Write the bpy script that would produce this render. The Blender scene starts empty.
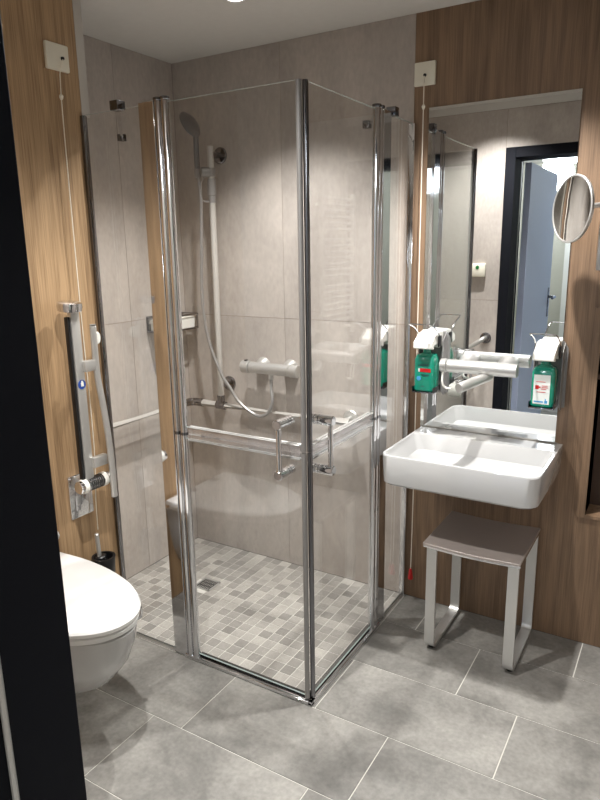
import bpy, bmesh, math, random
from mathutils import Vector, Matrix
random.seed(7)
S = bpy.context.scene
COL = S.collection
PI = math.pi

# ------------------------------------------------------------------ materials
def lin(c):
    return tuple((v/12.92 if v <= 0.04045 else ((v+0.055)/1.055)**2.4) for v in [x/255 for x in c])

def newmat(name):
    m = bpy.data.materials.new(name); m.use_nodes = True
    nt = m.node_tree
    return m, nt, nt.nodes['Principled BSDF']

def plain(name, rgb, rough=0.5, metal=0.0, noise=0.04, scale=30, coat=0.0, bump=0.0, spec=0.5):
    m, nt, p = newmat(name)
    c = lin(rgb)
    tc = nt.nodes.new('ShaderNodeTexCoord')
    nz = nt.nodes.new('ShaderNodeTexNoise'); nz.inputs['Scale'].default_value = scale; nz.inputs['Detail'].default_value = 4
    nt.links.new(tc.outputs['Object'], nz.inputs['Vector'])
    mx = nt.nodes.new('ShaderNodeMix'); mx.data_type = 'RGBA'
    mx.inputs[6].default_value = (*[v*(1-noise) for v in c], 1)
    mx.inputs[7].default_value = (*[min(1, v*(1+noise)) for v in c], 1)
    nt.links.new(nz.outputs['Fac'], mx.inputs[0])
    nt.links.new(mx.outputs[2], p.inputs['Base Color'])
    p.inputs['Roughness'].default_value = rough
    p.inputs['Metallic'].default_value = metal
    p.inputs['Specular IOR Level'].default_value = spec
    if coat: p.inputs['Coat Weight'].default_value = coat; p.inputs['Coat Roughness'].default_value = 0.05
    if bump:
        b = nt.nodes.new('ShaderNodeBump'); b.inputs['Strength'].default_value = bump; b.inputs['Distance'].default_value = 0.002
        nt.links.new(nz.outputs['Fac'], b.inputs['Height']); nt.links.new(b.outputs['Normal'], p.inputs['Normal'])
    return m

def tilemat(name, rgb, var, blotch, rough=0.45, scale=3.0, streak=1.0, contrast=0.22, bump=0.12):
    """stone-look tile: per-tile tone from the 't' attribute, cloudy blotches and fine speckle"""
    m, nt, p = newmat(name)
    c = lin(rgb)
    tc = nt.nodes.new('ShaderNodeTexCoord')
    at = nt.nodes.new('ShaderNodeAttribute'); at.attribute_name = 't'
    mp = nt.nodes.new('ShaderNodeMapping'); mp.inputs['Scale'].default_value = (1, 1, streak)
    nt.links.new(tc.outputs['Object'], mp.inputs['Vector'])
    off = nt.nodes.new('ShaderNodeVectorMath'); off.operation = 'MULTIPLY_ADD'
    nt.links.new(at.outputs['Color'], off.inputs[0]); off.inputs[1].default_value = (9, 9, 9)
    nt.links.new(mp.outputs[0], off.inputs[2])
    n1 = nt.nodes.new('ShaderNodeTexNoise'); n1.inputs['Scale'].default_value = scale; n1.inputs['Detail'].default_value = 7; n1.inputs['Roughness'].default_value = .62
    n1.inputs['Distortion'].default_value = .4
    nt.links.new(off.outputs[0], n1.inputs['Vector'])
    n2 = nt.nodes.new('ShaderNodeTexNoise'); n2.inputs['Scale'].default_value = 70; n2.inputs['Detail'].default_value = 5
    nt.links.new(off.outputs[0], n2.inputs['Vector'])
    r1 = nt.nodes.new('ShaderNodeMapRange'); r1.inputs[1].default_value = .32; r1.inputs[2].default_value = .68
    r1.inputs[3].default_value = 1-contrast; r1.inputs[4].default_value = 1+contrast
    nt.links.new(n1.outputs['Fac'], r1.inputs[0])
    r2 = nt.nodes.new('ShaderNodeMapRange'); r2.inputs[1].default_value = .3; r2.inputs[2].default_value = .7
    r2.inputs[3].default_value = 1-blotch; r2.inputs[4].default_value = 1+blotch
    nt.links.new(n2.outputs['Fac'], r2.inputs[0])
    r3 = nt.nodes.new('ShaderNodeMapRange'); r3.inputs[3].default_value = 1-var; r3.inputs[4].default_value = 1+var
    sp = nt.nodes.new('ShaderNodeSeparateColor'); nt.links.new(at.outputs['Color'], sp.inputs[0])
    nt.links.new(sp.outputs[0], r3.inputs[0])
    m1 = nt.nodes.new('ShaderNodeMath'); m1.operation = 'MULTIPLY'; nt.links.new(r1.outputs[0], m1.inputs[0]); nt.links.new(r2.outputs[0], m1.inputs[1])
    m2 = nt.nodes.new('ShaderNodeMath'); m2.operation = 'MULTIPLY'; nt.links.new(m1.outputs[0], m2.inputs[0]); nt.links.new(r3.outputs[0], m2.inputs[1])
    vs = nt.nodes.new('ShaderNodeVectorMath'); vs.operation = 'SCALE'; vs.inputs[0].default_value = c
    nt.links.new(m2.outputs[0], vs.inputs['Scale'])
    nt.links.new(vs.outputs[0], p.inputs['Base Color'])
    p.inputs['Roughness'].default_value = rough
    b = nt.nodes.new('ShaderNodeBump'); b.inputs['Strength'].default_value = bump; b.inputs['Distance'].default_value = 0.002
    nt.links.new(n2.outputs['Fac'], b.inputs['Height']); nt.links.new(b.outputs['Normal'], p.inputs['Normal'])
    return m

def woodmat(name, dark, light, rough=0.5):
    m, nt, p = newmat(name)
    tc = nt.nodes.new('ShaderNodeTexCoord')
    def noise(sc, scale, det, dist=0.0):
        mp = nt.nodes.new('ShaderNodeMapping'); mp.inputs['Scale'].default_value = sc
        nt.links.new(tc.outputs['Object'], mp.inputs['Vector'])
        n = nt.nodes.new('ShaderNodeTexNoise'); n.inputs['Scale'].default_value = scale; n.inputs['Detail'].default_value = det
        n.inputs['Distortion'].default_value = dist
        nt.links.new(mp.outputs[0], n.inputs['Vector']); return n
    fine = noise((1, 1, .02), 260, 3)
    mid = noise((1, 1, .045), 42, 4, .6)
    big = noise((1, 1, .12), 7, 3, 1.2)
    a = nt.nodes.new('ShaderNodeMath'); a.operation = 'MULTIPLY_ADD'; a.inputs[1].default_value = .42
    nt.links.new(fine.outputs['Fac'], a.inputs[0])
    b = nt.nodes.new('ShaderNodeMath'); b.operation = 'MULTIPLY'; b.inputs[1].default_value = .42
    nt.links.new(mid.outputs['Fac'], b.inputs[0]); nt.links.new(b.outputs[0], a.inputs[2])
    c = nt.nodes.new('ShaderNodeMath'); c.operation = 'MULTIPLY_ADD'; c.inputs[1].default_value = .22
    nt.links.new(big.outputs['Fac'], c.inputs[0]); nt.links.new(a.outputs[0], c.inputs[2])
    cr = nt.nodes.new('ShaderNodeValToRGB')
    cr.color_ramp.elements[0].position = .38; cr.color_ramp.elements[0].color = (*lin(dark), 1)
    cr.color_ramp.elements[1].position = .62; cr.color_ramp.elements[1].color = (*lin(light), 1)
    nt.links.new(c.outputs[0], cr.inputs[0]); nt.links.new(cr.outputs[0], p.inputs['Base Color'])
    p.inputs['Roughness'].default_value = rough
    bp = nt.nodes.new('ShaderNodeBump'); bp.inputs['Strength'].default_value = .15; bp.inputs['Distance'].default_value = .001
    nt.links.new(a.outputs[0], bp.inputs['Height']); nt.links.new(bp.outputs['Normal'], p.inputs['Normal'])
    return m

def glassmat(name, tint, f0=0.05, body=0.0):
    """thin clear pane: see-through plus a Schlick mirror reflection that works from both sides"""
    m, nt, p = newmat(name); nt.nodes.remove(p)
    out = nt.nodes['Material Output']
    g = nt.nodes.new('ShaderNodeNewGeometry')
    d = nt.nodes.new('ShaderNodeVectorMath'); d.operation = 'DOT_PRODUCT'
    nt.links.new(g.outputs['Normal'], d.inputs[0]); nt.links.new(g.outputs['Incoming'], d.inputs[1])
    ab = nt.nodes.new('ShaderNodeMath'); ab.operation = 'ABSOLUTE'; nt.links.new(d.outputs['Value'], ab.inputs[0])
    s = nt.nodes.new('ShaderNodeMath'); s.operation = 'SUBTRACT'; s.inputs[0].default_value = 1; s.use_clamp = True; nt.links.new(ab.outputs[0], s.inputs[1])
    pw = nt.nodes.new('ShaderNodeMath'); pw.operation = 'POWER'; pw.inputs[1].default_value = 5; nt.links.new(s.outputs[0], pw.inputs[0])
    ma = nt.nodes.new('ShaderNodeMath'); ma.operation = 'MULTIPLY_ADD'; ma.inputs[1].default_value = 1-f0; ma.inputs[2].default_value = f0
    nt.links.new(pw.outputs[0], ma.inputs[0])
    t = nt.nodes.new('ShaderNodeBsdfTransparent'); t.inputs[0].default_value = (*tint, 1)
    gl = nt.nodes.new('ShaderNodeBsdfGlossy'); gl.inputs['Roughness'].default_value = 0.0; gl.inputs[0].default_value = (1, 1, 1, 1)
    mx = nt.nodes.new('ShaderNodeMixShader')
    nt.links.new(ma.outputs[0], mx.inputs[0]); nt.links.new(t.outputs[0], mx.inputs[1]); nt.links.new(gl.outputs[0], mx.inputs[2])
    last = mx
    if body:
        df = nt.nodes.new('ShaderNodeBsdfDiffuse'); df.inputs[0].default_value = (.6, .6, .6, 1)
        m3 = nt.nodes.new('ShaderNodeMixShader'); m3.inputs[0].default_value = body
        nt.links.new(mx.outputs[0], m3.inputs[1]); nt.links.new(df.outputs[0], m3.inputs[2]); last = m3
    nt.links.new(last.outputs[0], out.inputs['Surface'])
    return m

def emit(name, rgb, strength):
    m, nt, p = newmat(name)
    p.inputs['Base Color'].default_value = (*rgb, 1)
    p.inputs['Emission Color'].default_value = (*rgb, 1); p.inputs['Emission Strength'].default_value = strength
    return m

M = dict(
    floor=tilemat('grey_stone_tile', (132, 130, 125), .08, .13, .45, 4.2, 1.0, .38),
    mosaic=tilemat('mosaic_tile', (150, 146, 140), .30, .06, .45, 9, 1.0, .12),
    wall=tilemat('beige_concrete_tile', (174, 166, 159), .03, .07, .5, 3.4, .5, .17, .10),
    grout=plain('light_grout', (205, 203, 195), .85, noise=.06),
    grout_white=plain('white_grout', (206, 203, 196), .8, noise=.04),
    grout_dark=plain('concrete_joint', (128, 118, 108), .9),
    wood_l=woodmat('oak_panel_light', (122, 96, 68), (178, 148, 112)),
    wood_r=woodmat('oak_panel_brown', (94, 74, 56), (138, 112, 88)),
    ceil=plain('ceiling_paint', (205, 203, 198), .9),
    white_wall=plain('corridor_paint', (196, 194, 180), .9),
    ceramic=plain('white_ceramic', (184, 184, 183), .08, noise=.01, coat=.6),
    ceramic_lid=plain('white_lid_plastic', (222, 222, 220), .16, noise=.01, coat=.3),
    chrome=plain('chrome', (222, 222, 224), .06, 1.0, noise=.01),
    chrome_dark=plain('dark_chrome', (128, 128, 132), .12, 1.0, noise=.02),
    satin=plain('satin_aluminium', (206, 205, 202), .36, .75, noise=.03),
    silver=plain('silver_plastic', (142, 140, 138), .35, .3, noise=.03),
    alu_white=plain('pale_aluminium', (184, 180, 174), .4, .15, noise=.02),
    black=plain('black_frame', (14, 16, 23), .7, spec=.15, noise=.05, bump=.05, scale=400),
    black_pl=plain('black_plastic', (20, 20, 22), .4),
    white_pl=plain('white_plastic', (238, 237, 230), .35, noise=.01),
    rad=plain('radiator_paint', (176, 174, 168), .4, noise=.01),
    hand=plain('hand_shower_grey', (112, 112, 114), .3, .3),
    cream_pl=plain('cream_plate_plastic', (226, 222, 206), .4, noise=.01),
    mirror=plain('mirror_silver', (238, 240, 240), .0, 1.0, noise=.0),
    grey_seat=plain('grey_stool_seat', (170, 160, 154), .32, noise=.03, metal=.2),
    leaf=plain('blue_grey_door_laminate', (188, 202, 232), .5, noise=.02),
    seat_joint=plain('grey_silicone', (120, 116, 110), .6),
    cord=plain('white_cord', (228, 222, 208), .7),
    red=plain('red_plastic', (190, 22, 24), .35),
    green=plain('green_disinfectant', (14, 128, 104), .12, noise=.05, coat=.5),
    label=plain('paper_label', (226, 230, 226), .5),
    blue=plain('blue_print', (32, 70, 150), .4),
    blue_l=plain('pale_blue_print', (70, 150, 200), .4),
    ink=plain('dark_print', (20, 70, 66), .5),
    green_led=plain('green_button', (20, 110, 50), .3),
    dark=plain('niche_interior_wood', (74, 56, 44), .6),
    grate=plain('drain_steel', (64, 62, 60), .4, .5),
    seal=glassmat('clear_seal_strip', (.86, .85, .86), .22, .18),
    glass=glassmat('shower_glass', (.985, .99, .987), .05),
    glass_edge=plain('glass_edge', (150, 165, 160), .2),
    lamp=emit('downlight_glow', (1, .96, .9), 12),
    lamp2=emit('corridor_light_glow', (.93, .97, 1), 9),
)

# ------------------------------------------------------------------ mesh helpers
def V(*a): return Vector(a)

class MB:
    def __init__(s):
        s.bm = bmesh.new(); s.t = s.bm.verts.layers.float_color.new('t'); s.smooth = []
    def _tone(s, verts, tone=None):
        if tone is None: tone = .5
        for v in verts: v[s.t] = (tone, (tone*7.3) % 1, (tone*3.1) % 1, 1)
    def box(s, a, b, tone=None, bevel=0.0, seg=2, rot=None, piv=None):
        a, b = V(*a), V(*b); lo = V(*[min(a[i], b[i]) for i in range(3)]); hi = V(*[max(a[i], b[i]) for i in range(3)])
        c = (lo+hi)/2; d = hi-lo
        r = bmesh.ops.create_cube(s.bm, size=1)
        for v in r['verts']: v.co = V(v.co.x*d.x, v.co.y*d.y, v.co.z*d.z)+c
        vs = r['verts']
        if bevel:
            es = list({e for v in vs for e in v.link_edges})
            rr = bmesh.ops.bevel(s.bm, geom=es, offset=bevel, segments=seg, affect='EDGES', profile=.5)
            vs = list({v for f in rr['faces'] for v in f.verts} | {v for v in vs if v.is_valid})
            st = list(vs); seen = set(st)
            while st:
                v = st.pop()
                for e in v.link_edges:
                    o = e.other_vert(v)
                    if o not in seen: seen.add(o); st.append(o)
            vs = list(seen)
        s._tone(vs, tone)
        if rot is not None:
            m = Matrix.Translation(piv or c) @ rot.to_4x4() @ Matrix.Translation(-(piv or c))
            for v in vs: v.co = m @ v.co
        return s
    def ring(s, c, u, w, ru, rw, n, ph=0):
        vs = [s.bm.verts.new(c+u*(ru*math.cos(ph+2*PI*i/n))+w*(rw*math.sin(ph+2*PI*i/n))) for i in range(n)]
        s._tone(vs); return vs
    def bridge(s, A, B):
        n = len(A); fs = []
        for i in range(n):
            f = s.bm.faces.new((A[i], A[(i+1) % n], B[(i+1) % n], B[i])); f.smooth = True; fs.append(f)
        return fs
    def frame(s, d):
        d = d.normalized(); up = V(0, 0, 1) if abs(d.z) < .95 else V(1, 0, 0)
        u = d.cross(up).normalized(); w = u.cross(d).normalized(); return u, w
    def rod(s, p, q, r, r2=None, n=20, cham=0.0):
        p, q = V(*p), V(*q); r2 = r if r2 is None else r2; d = (q-p).normalized(); u, w = s.frame(d)
        L = []
        if cham: L.append(s.ring(p, u, w, r-cham, r-cham, n)); L.append(s.ring(p+d*cham, u, w, r, r, n)); L.append(s.ring(q-d*cham, u, w, r2, r2, n)); L.append(s.ring(q, u, w, r2-cham, r2-cham, n))
        else: L = [s.ring(p, u, w, r, r, n), s.ring(q, u, w, r2, r2, n)]
        for A, B in zip(L, L[1:]): s.bridge(A, B)
        s.bm.faces.new(list(reversed(L[0]))); s.bm.faces.new(L[-1]); return s
    def lathe(s, c, axis, prof, n=28):
        """prof: list of (distance along axis, radius)"""
        c = V(*c); axis = V(*axis).normalized(); u, w = s.frame(axis)
        L = [s.ring(c+axis*h, u, w, max(r, 1e-4), max(r, 1e-4), n) for h, r in prof]
        for A, B in zip(L, L[1:]): s.bridge(A, B)
        s.bm.faces.new(list(reversed(L[0]))); s.bm.faces.new(L[-1]); return s
    def tube(s, pts, r, n=12, flat=None, sm=0, closed=False):
        P = [V(*p) for p in pts]
        if sm:                                   # Catmull-Rom smoothing
            Q = []
            for i in range(len(P)-1):
                a = P[max(i-1, 0)]; b = P[i]; c = P[i+1]; d = P[min(i+2, len(P)-1)]
                for k in range(sm):
                    t = k/sm
                    Q.append(.5*((2*b)+(c-a)*t+(2*a-5*b+4*c-d)*t*t+(3*b-a-3*c+d)*t**3))
            Q.append(P[-1]); P = Q
        L = []; u = None
        for i, p in enumerate(P):
            d = (P[min(i+1, len(P)-1)]-P[max(i-1, 0)]).normalized()
            if u is None: u, w = s.frame(d)
            else:
                u = (u-d*u.dot(d)).normalized(); w = d.cross(u).normalized()
            rw = r if flat is None else flat
            L.append(s.ring(p, u, w, r, rw, n))
        for A, B in zip(L, L[1:]): s.bridge(A, B)
        s.bm.faces.new(list(reversed(L[0]))); s.bm.faces.new(L[-1]); return s
    def loops(s, loops, cap0=True, cap1=True):
        L = []
        for lp in loops:
            vs = [s.bm.verts.new(V(*p)) for p in lp]; s._tone(vs); L.append(vs)
        for A, B in zip(L, L[1:]): s.bridge(A, B)
        if cap0: s.bm.faces.new(list(reversed(L[0])))
        if cap1: s.bm.faces.new(L[-1])
        return s
    def prism(s, poly, off, flat=True):
        off = V(*off)
        A = [s.bm.verts.new(V(*p)) for p in poly]; B = [s.bm.verts.new(V(*p)+off) for p in poly]
        s._tone(A+B); n = len(A)
        for i in range(n): s.bm.faces.new((A[i], A[(i+1) % n], B[(i+1) % n], B[i]))
        s.bm.faces.new(list(reversed(A))); s.bm.faces.new(B); return s

def wloc(o):
    l = V(0, 0, 0)
    while o: l += o.location; o = o.parent
    return l

def build(name, mb, mat, parent=None, label=None, loc=None, bevel=0.0, sub=0, autosmooth=True):
    bm = mb.bm
    bmesh.ops.recalc_face_normals(bm, faces=bm.faces)
    org = V(*loc) if loc is not None else (wloc(parent) if parent else V(0, 0, 0))
    for v in bm.verts: v.co -= org
    me = bpy.data.meshes.new(name); bm.to_mesh(me); bm.free()
    o = bpy.data.objects.new(name, me); COL.objects.link(o)
    if parent: o.parent = parent
    else: o.location = org
    me.materials.append(mat)
    if bevel:
        b = o.modifiers.new('bevel', 'BEVEL'); b.width = bevel; b.segments = 2; b.limit_method = 'ANGLE'
    if sub:
        m = o.modifiers.new('sub', 'SUBSURF'); m.levels = sub; m.render_levels = sub
    if autosmooth:
        for p in me.polygons: p.use_smooth = True
        me.set_sharp_from_angle(angle=math.radians(35))
    if label: o['label'] = label
    return o

def thing(name, label, cat, loc, group=None):
    o = bpy.data.objects.new(name, None); COL.objects.link(o); o.location = loc
    o.empty_display_size = .05
    o['label'] = label; o['category'] = cat
    if group: o['group'] = group
    return o
def tag(o, label, cat, group=None):
    o['label'] = label; o['category'] = cat
    if group: o['group'] = group
    return o
def struct(name, mb, mat, label, parent=None, **k):
    o = build(name, mb, mat, parent, **k); o['kind'] = 'structure'; o['label'] = label
    if parent is None: o['category'] = name.split('_')[0]
    return o

def rrect(x0, x1, y0, y1, z, r, n=6):
    """rounded rectangle, r = radii at (x0,y0),(x1,y0),(x1,y1),(x0,y1)"""
    if not isinstance(r, (tuple, list)): r = (r,)*4
    pts = []
    for (cx, cy, a0, rr) in ((x0, y0, PI, r[0]), (x1, y0, 1.5*PI, r[1]), (x1, y1, 0, r[2]), (x0, y1, .5*PI, r[3])):
        sx = 1 if cx == x0 else -1; sy = 1 if cy == y0 else -1
        ox, oy = cx+sx*rr, cy+sy*rr
        for k in range(n+1):
            a = a0+k/n*PI/2
            pts.append((ox+rr*math.cos(a), oy+rr*math.sin(a), z))
    return pts

# ------------------------------------------------------------------ dimensions (metres)
H = 2.366          # ceiling
XW = 1.193         # glass return / where wood starts on the sink wall
YS = -0.835        # front plane of shower
XP = 0.308         # face of the toilet pre-wall
GH = 1.985         # glass height
YF = -1.75         # wall with the doorway
XR = 2.36          # right wall
JX0, JX1 = 1.167, 2.27
YC = -5.2          # far corridor wall

# ------------------------------------------------------------------ setting
def tiles_box(mb, rects, axis, face, depth, gap):
    """rects (u0,u1,v0,v1) tile faces; axis normal; tiles rise from face-depth to face"""
    for (u0, u1, v0, v1) in rects:
        t = random.random(); g = gap/2
        if axis == 'z': mb.box((u0+g, v0+g, face-depth), (u1-g, v1-g, face), t)
        if axis == 'y': mb.box((u0+g, face, v0+g), (u1-g, face+depth, v1-g), t)
        if axis == 'x': mb.box((face-depth, u0+g, v0+g), (face, u1-g, v1-g), t)
        
# main floor
rows = [(-.24, 0.0, 1.95), (-.543, -.24, 1.612), (-.847, -.543, 1.822), (-1.150, -.847, 1.488), (-1.453, -1.150, 1.368), (-1.757, -1.453, 1.60), (-1.95, -1.757, 1.70)]
rects = []
for (y0, y1, jx) in rows:
    xl = XW+.012 if y0 > -.85 else XP
    j = jx-10*.605
    while j < XR:
        a, b = max(j, xl), min(j+.605, XR)
        if b-a > .01: rects.append((a, b, y0, y1))
        j += .605
mb = MB(); tiles_box(mb, rects, 'z', 0, .008, .004)
fl = struct('floor', mb, M['floor'], 'large grey stone look floor tiles of the washroom', autosmooth=False)
mb = MB(); mb.box((XP, YS-.012, -.05), (XR, -1.95, -.002)); mb.box((XW+.012, 0, -.05), (XR, YS-.012, -.002))
struct('floor_grout', mb, M['grout'], 'pale grout lines between the large floor tiles', fl)
# mosaic shower floor
rects = []
nx, ny = 24, 17
px_, py_ = (XW+.012)/nx, (-YS+.008)/ny
DX, DY = .365, -.374
for i in range(nx):
    for j in range(ny):
        u, v = i*px_, -(j+1)*py_
        if abs(u+px_/2-DX) < .05 and abs(v+py_/2-DY) < .05: continue
        rects.append((u, u+px_, v, v+py_))
mb = MB(); tiles_box(mb, rects, 'z', 0, .006, .0038)
fs = struct('floor_shower', mb, M['mosaic'], 'small square grey mosaic tiles of the shower floor', autosmooth=False)
mb = MB(); mb.box((0, 0, -.05), (XW+.012, YS-.008, -.0015))
struct('floor_shower_grout', mb, M['grout_white'], 'white grout between the shower mosaic tiles', fs)

# shower walls (tiled)
T = .012
zs = [0, 1.218, H]
mb = MB()
tiles_box(mb, [(u0, u1, v0, v1) for (u0, u1) in ((0, .59), (.59, XW)) for (v0, v1) in zip(zs, zs[1:])], 'y', 0, T, .002)
wb = struct('wall_back', mb, M['wall'], 'beige concrete look tiled back wall of the shower', autosmooth=False)
mb = MB(); mb.box((-.12, .0015, 0), (XW, .12, H)); struct('wall_back_joint', mb, M['grout_dark'], 'thin joints of the tiled back wall', wb)
mb = MB()
tiles_box(mb, [(u0, u1, v0, v1) for (u0, u1) in ((-.820, -.37), (-.37, 0)) for (v0, v1) in zip(zs, zs[1:])], 'x', 0, T, .002)
wl = struct('wall_left', mb, M['wall'], 'beige concrete look tiled left wall of the shower', autosmooth=False)
mb = MB(); mb.box((-.12, -.820, 0), (-.0015, 0, H)); struct('wall_left_joint', mb, M['grout_dark'], 'thin joints of the tiled left wall', wl)
# toilet pre-wall in oak + its end face and edge trim
mb = MB(); mb.box((-.12, YF, 0), (XP, -.83, H)); struct('wall_toilet', mb, M['wood_l'], 'light oak panelled wall behind the toilet')
mb = MB(); mb.box((-.12, -.83, 0), (XP-.004, -.820, H)); struct('wall_toilet_end', mb, M['wall'], 'end of the oak wall beside the shower')
mb = MB(); mb.box((XP-.004, -.83, 0), (XP, -.820, GH)); struct('wall_toilet_edge', mb, M['wood_l'], 'oak edge of the toilet wall beside the glass')
mb = MB(); mb.box((XP-.004, -.83, GH), (XP+.002, -.796, H)); struct('trim_1', mb, M['alu_white'], 'pale metal edge strip on the corner of the oak wall')
# sink wall in oak with niche opening
NX0, NZ0, NZ1 = 1.915, .535, 1.30
mb = MB()
for (a, b) in (((XW, 0, 0), (NX0, .12, H)), ((NX0, 0, 0), (XR, .12, NZ0)), ((NX0, 0, NZ1), (XR, .12, H))): mb.box(a, b)
ws = struct('wall_sink', mb, M['wood_r'], 'brown oak panelled wall behind the washbasin')
mb = MB(); mb.box((NX0, .12, NZ0-.02), (XR, .14, NZ1+.02)); mb.box((NX0-.02, .0, NZ0), (NX0, .14, NZ1)) ; mb.box((XR-.02, .0, NZ0), (XR, .14, NZ1))
mb.box((NX0, .004, 1.055), (XR-.02, .12, 1.073))
struct('wall_niche', mb, M['dark'], 'dark shelf niche in the oak wall', ws)
mb = MB(); mb.box((NX0-.028, -.006, NZ0-.012), (NX0, .004, NZ1+.012)); mb.box((NX0, -.006, NZ0-.012), (XR, .004, NZ0)); mb.box((NX0, -.006, NZ1), (XR, .004, NZ1+.012))
struct('trim_2', mb, M['wood_r'], 'oak frame around the wall niche')
# right wall
mb = MB(); mb.box((XR, YF-.20, 0), (XR+.12, .14, H)); struct('wall_right', mb, M['wall'], 'beige right wall beside the doorway')
# door wall
mb = MB()
FX0, FX1, FZ = JX0-.06, XR, 2.10
tiles_box_r = [(-.12, .5, 0, 1.18), (-.12, .5, 1.18, H-.045), (.5, FX0, 0, 1.18), (.5, FX0, 1.18, H-.045), (FX0, XR, FZ, H-.045)]
for (u0, u1, v0, v1) in tiles_box_r: mb.box((u0+.001, YF-.01, v0+.001), (u1-.001, YF, v1-.001), random.random())
wf = struct('wall_front', mb, M['wall'], 'tiled wall with the doorway, seen in the mirror', autosmooth=False)
mb = MB(); mb.box((-.12, YF-.20, 0), (FX0, YF-.0015, H)); mb.box((FX0, YF-.20, FZ), (XR, YF-.0015, H)); struct('wall_front_joint', mb, M['grout_dark'], 'joints and core of the doorway wall', wf)
mb = MB(); mb.box((XP, YF-.001, H-.044), (XR, YF+.002, H)); struct('trim_3', mb, M['ceil'], 'pale plaster strip above the doorway wall tiles')
# ceiling
mb = MB(); mb.box((-.12, YF-.20, H), (XR+.12, .14, H+.08)); struct('ceiling', mb, M['ceil'], 'plain pale grey painted ceiling')
# corridor
mb = MB(); mb.box((-.62, YC, -.05), (3.4, YF-.20, 0)); struct('floor_corridor', mb, M['floor'], 'grey corridor floor behind the doorway')
mb = MB(); mb.box((-.62, YC, H), (3.4, YF-.20, H+.08)); struct('ceiling_corridor', mb, M['ceil'], 'white corridor ceiling')
mb = MB(); mb.box((-.62, YC-.1, 0), (3.4, YC, H)); struct('wall_corridor_far', mb, M['white_wall'], 'pale far wall of the corridor')
mb = MB(); mb.box((-.72, YC, 0), (-.62, YF-.20, H)); struct('wall_corridor_left', mb, M['white_wall'], 'pale side wall of the corridor')
mb = MB(); mb.box((3.4, YC, 0), (3.5, YF-.20, H)); struct('wall_corridor_right', mb, M['white_wall'], 'pale wall at the other corridor side')
mb = MB(); mb.box((XR, YF-.21, 0), (3.5, YF-.20, H)); mb.box((-.62, YF-.21, 0), (-.12, YF-.20, H)); struct('wall_corridor_near', mb, M['white_wall'], 'pale corridor wall next to the doorway')

# entrance door: black frame, open blue-grey leaf
d1 = bpy.data.objects.new('door_1', None); COL.objects.link(d1); d1.location = (JX0, YF, 0)
d1['kind'] = 'structure'; d1['label'] = 'black framed doorway with blue grey leaf standing open'; d1['category'] = 'door'
mb = MB()
mb.box((FX0, YF+.003, 0), (JX0, YF-.215, FZ)); mb.box((JX1, YF+.003, 0), (XR-.001, YF-.215, FZ)); mb.box((JX0, YF+.003, FZ-.06), (JX1, YF-.215, FZ))
build('door_frame', mb, M['black'], d1, bevel=.002)
mb = MB(); mb.tube([(JX0+.002, YF-.156, 0), (JX0+.002, YF-.156, 2.03)], .007, n=8); build('door_seal', mb, M['satin'], d1, 'grey rubber seal strip')
mb = MB(); mb.box((JX0+.008, YF-.225, .01), (JX0+.050, YF-1.12, 2.03)); lf = build('door_leaf', mb, M['leaf'], d1, 'blue grey door leaf', bevel=.002)
for sx, x in ((1, JX0+.050), (-1, JX0+.008)):
    mb = MB(); y = YF-1.06
    mb.box((x, y-.02, .98), (x+sx*.006, y+.02, 1.20)); mb.rod((x, y, 1.13), (x+sx*.055, y, 1.13), .010); mb.tube([(x+sx*.05, y, 1.13), (x+sx*.055, y+.06, 1.13), (x+sx*.055, y+.13, 1.128)], .010, sm=3)
    build('door_handle', mb, M['chrome_dark'], lf)
d2 = bpy.data.objects.new('door_2', None); COL.objects.link(d2); d2.location = (.95, YC, 0)
d2['kind'] = 'structure'; d2['label'] = 'white framed door on the far corridor wall'; d2['category'] = 'door'
mb = MB(); mb.box((.93, YC, 0), (1.00, YC+.04, 2.1)); mb.box((1.86, YC, 0), (1.93, YC+.04, 2.1)); mb.box((1.0, YC, 2.03), (1.86, YC+.04, 2.1)); build('door_frame', mb, M['white_pl'], d2)
mb = MB(); mb.box((1.0, YC, 0), (1.86, YC+.015, 2.03)); lf2 = build('door_leaf', mb, M['leaf'], d2)
mb = MB(); mb.rod((1.06, YC+.015, 1.05), (1.06, YC+.06, 1.05), .01); mb.rod((1.05, YC+.055, 1.05), (1.18, YC+.055, 1.05), .01); build('door_handle', mb, M['chrome_dark'], lf2)

# ------------------------------------------------------------------ shower enclosure
enc = thing('shower_enclosure', 'frameless glass corner shower enclosure with chrome posts and split half doors', 'shower enclosure', (XW, YS, 0))
GT = .006
def pane(name, a, b, z0, z1, parent, label=None):
    """vertical pane between plan points a and b"""
    a, b = V(a[0], a[1], 0), V(b[0], b[1], 0); d = (b-a).normalized(); n = V(-d.y, d.x, 0)*GT/2
    mb = MB(); mb.prism([tuple(p) for p in (a+n+V(0, 0, z0), b+n+V(0, 0, z0), b-n+V(0, 0, z0), a-n+V(0, 0, z0))], (0, 0, z1-z0))
    o = build(name, mb, M['glass'], parent, label, autosmooth=False)
    o.data.materials.append(M['glass_edge'])
    for p in o.data.polygons:
        nn = p.normal
        if abs(nn.dot(n.normalized())) < .5: p.material_index = 1
    return o
ZS0, ZS1 = .885, .928
def strip(pts, r, mat, name, parent, n=10, label=None):
    mb = MB(); mb.tube(pts, r, n=n); return build(name, mb, mat, parent, label)
# fixed panels
pane('fixed_panel', (XP+.012, YS), (.585, YS), .012, GH, enc, 'fixed glass panel beside the oak wall')
pane('fixed_panel', (XW, -.235), (XW, -.012), .012, GH, enc, 'fixed glass panel beside the washbasin')
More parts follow.
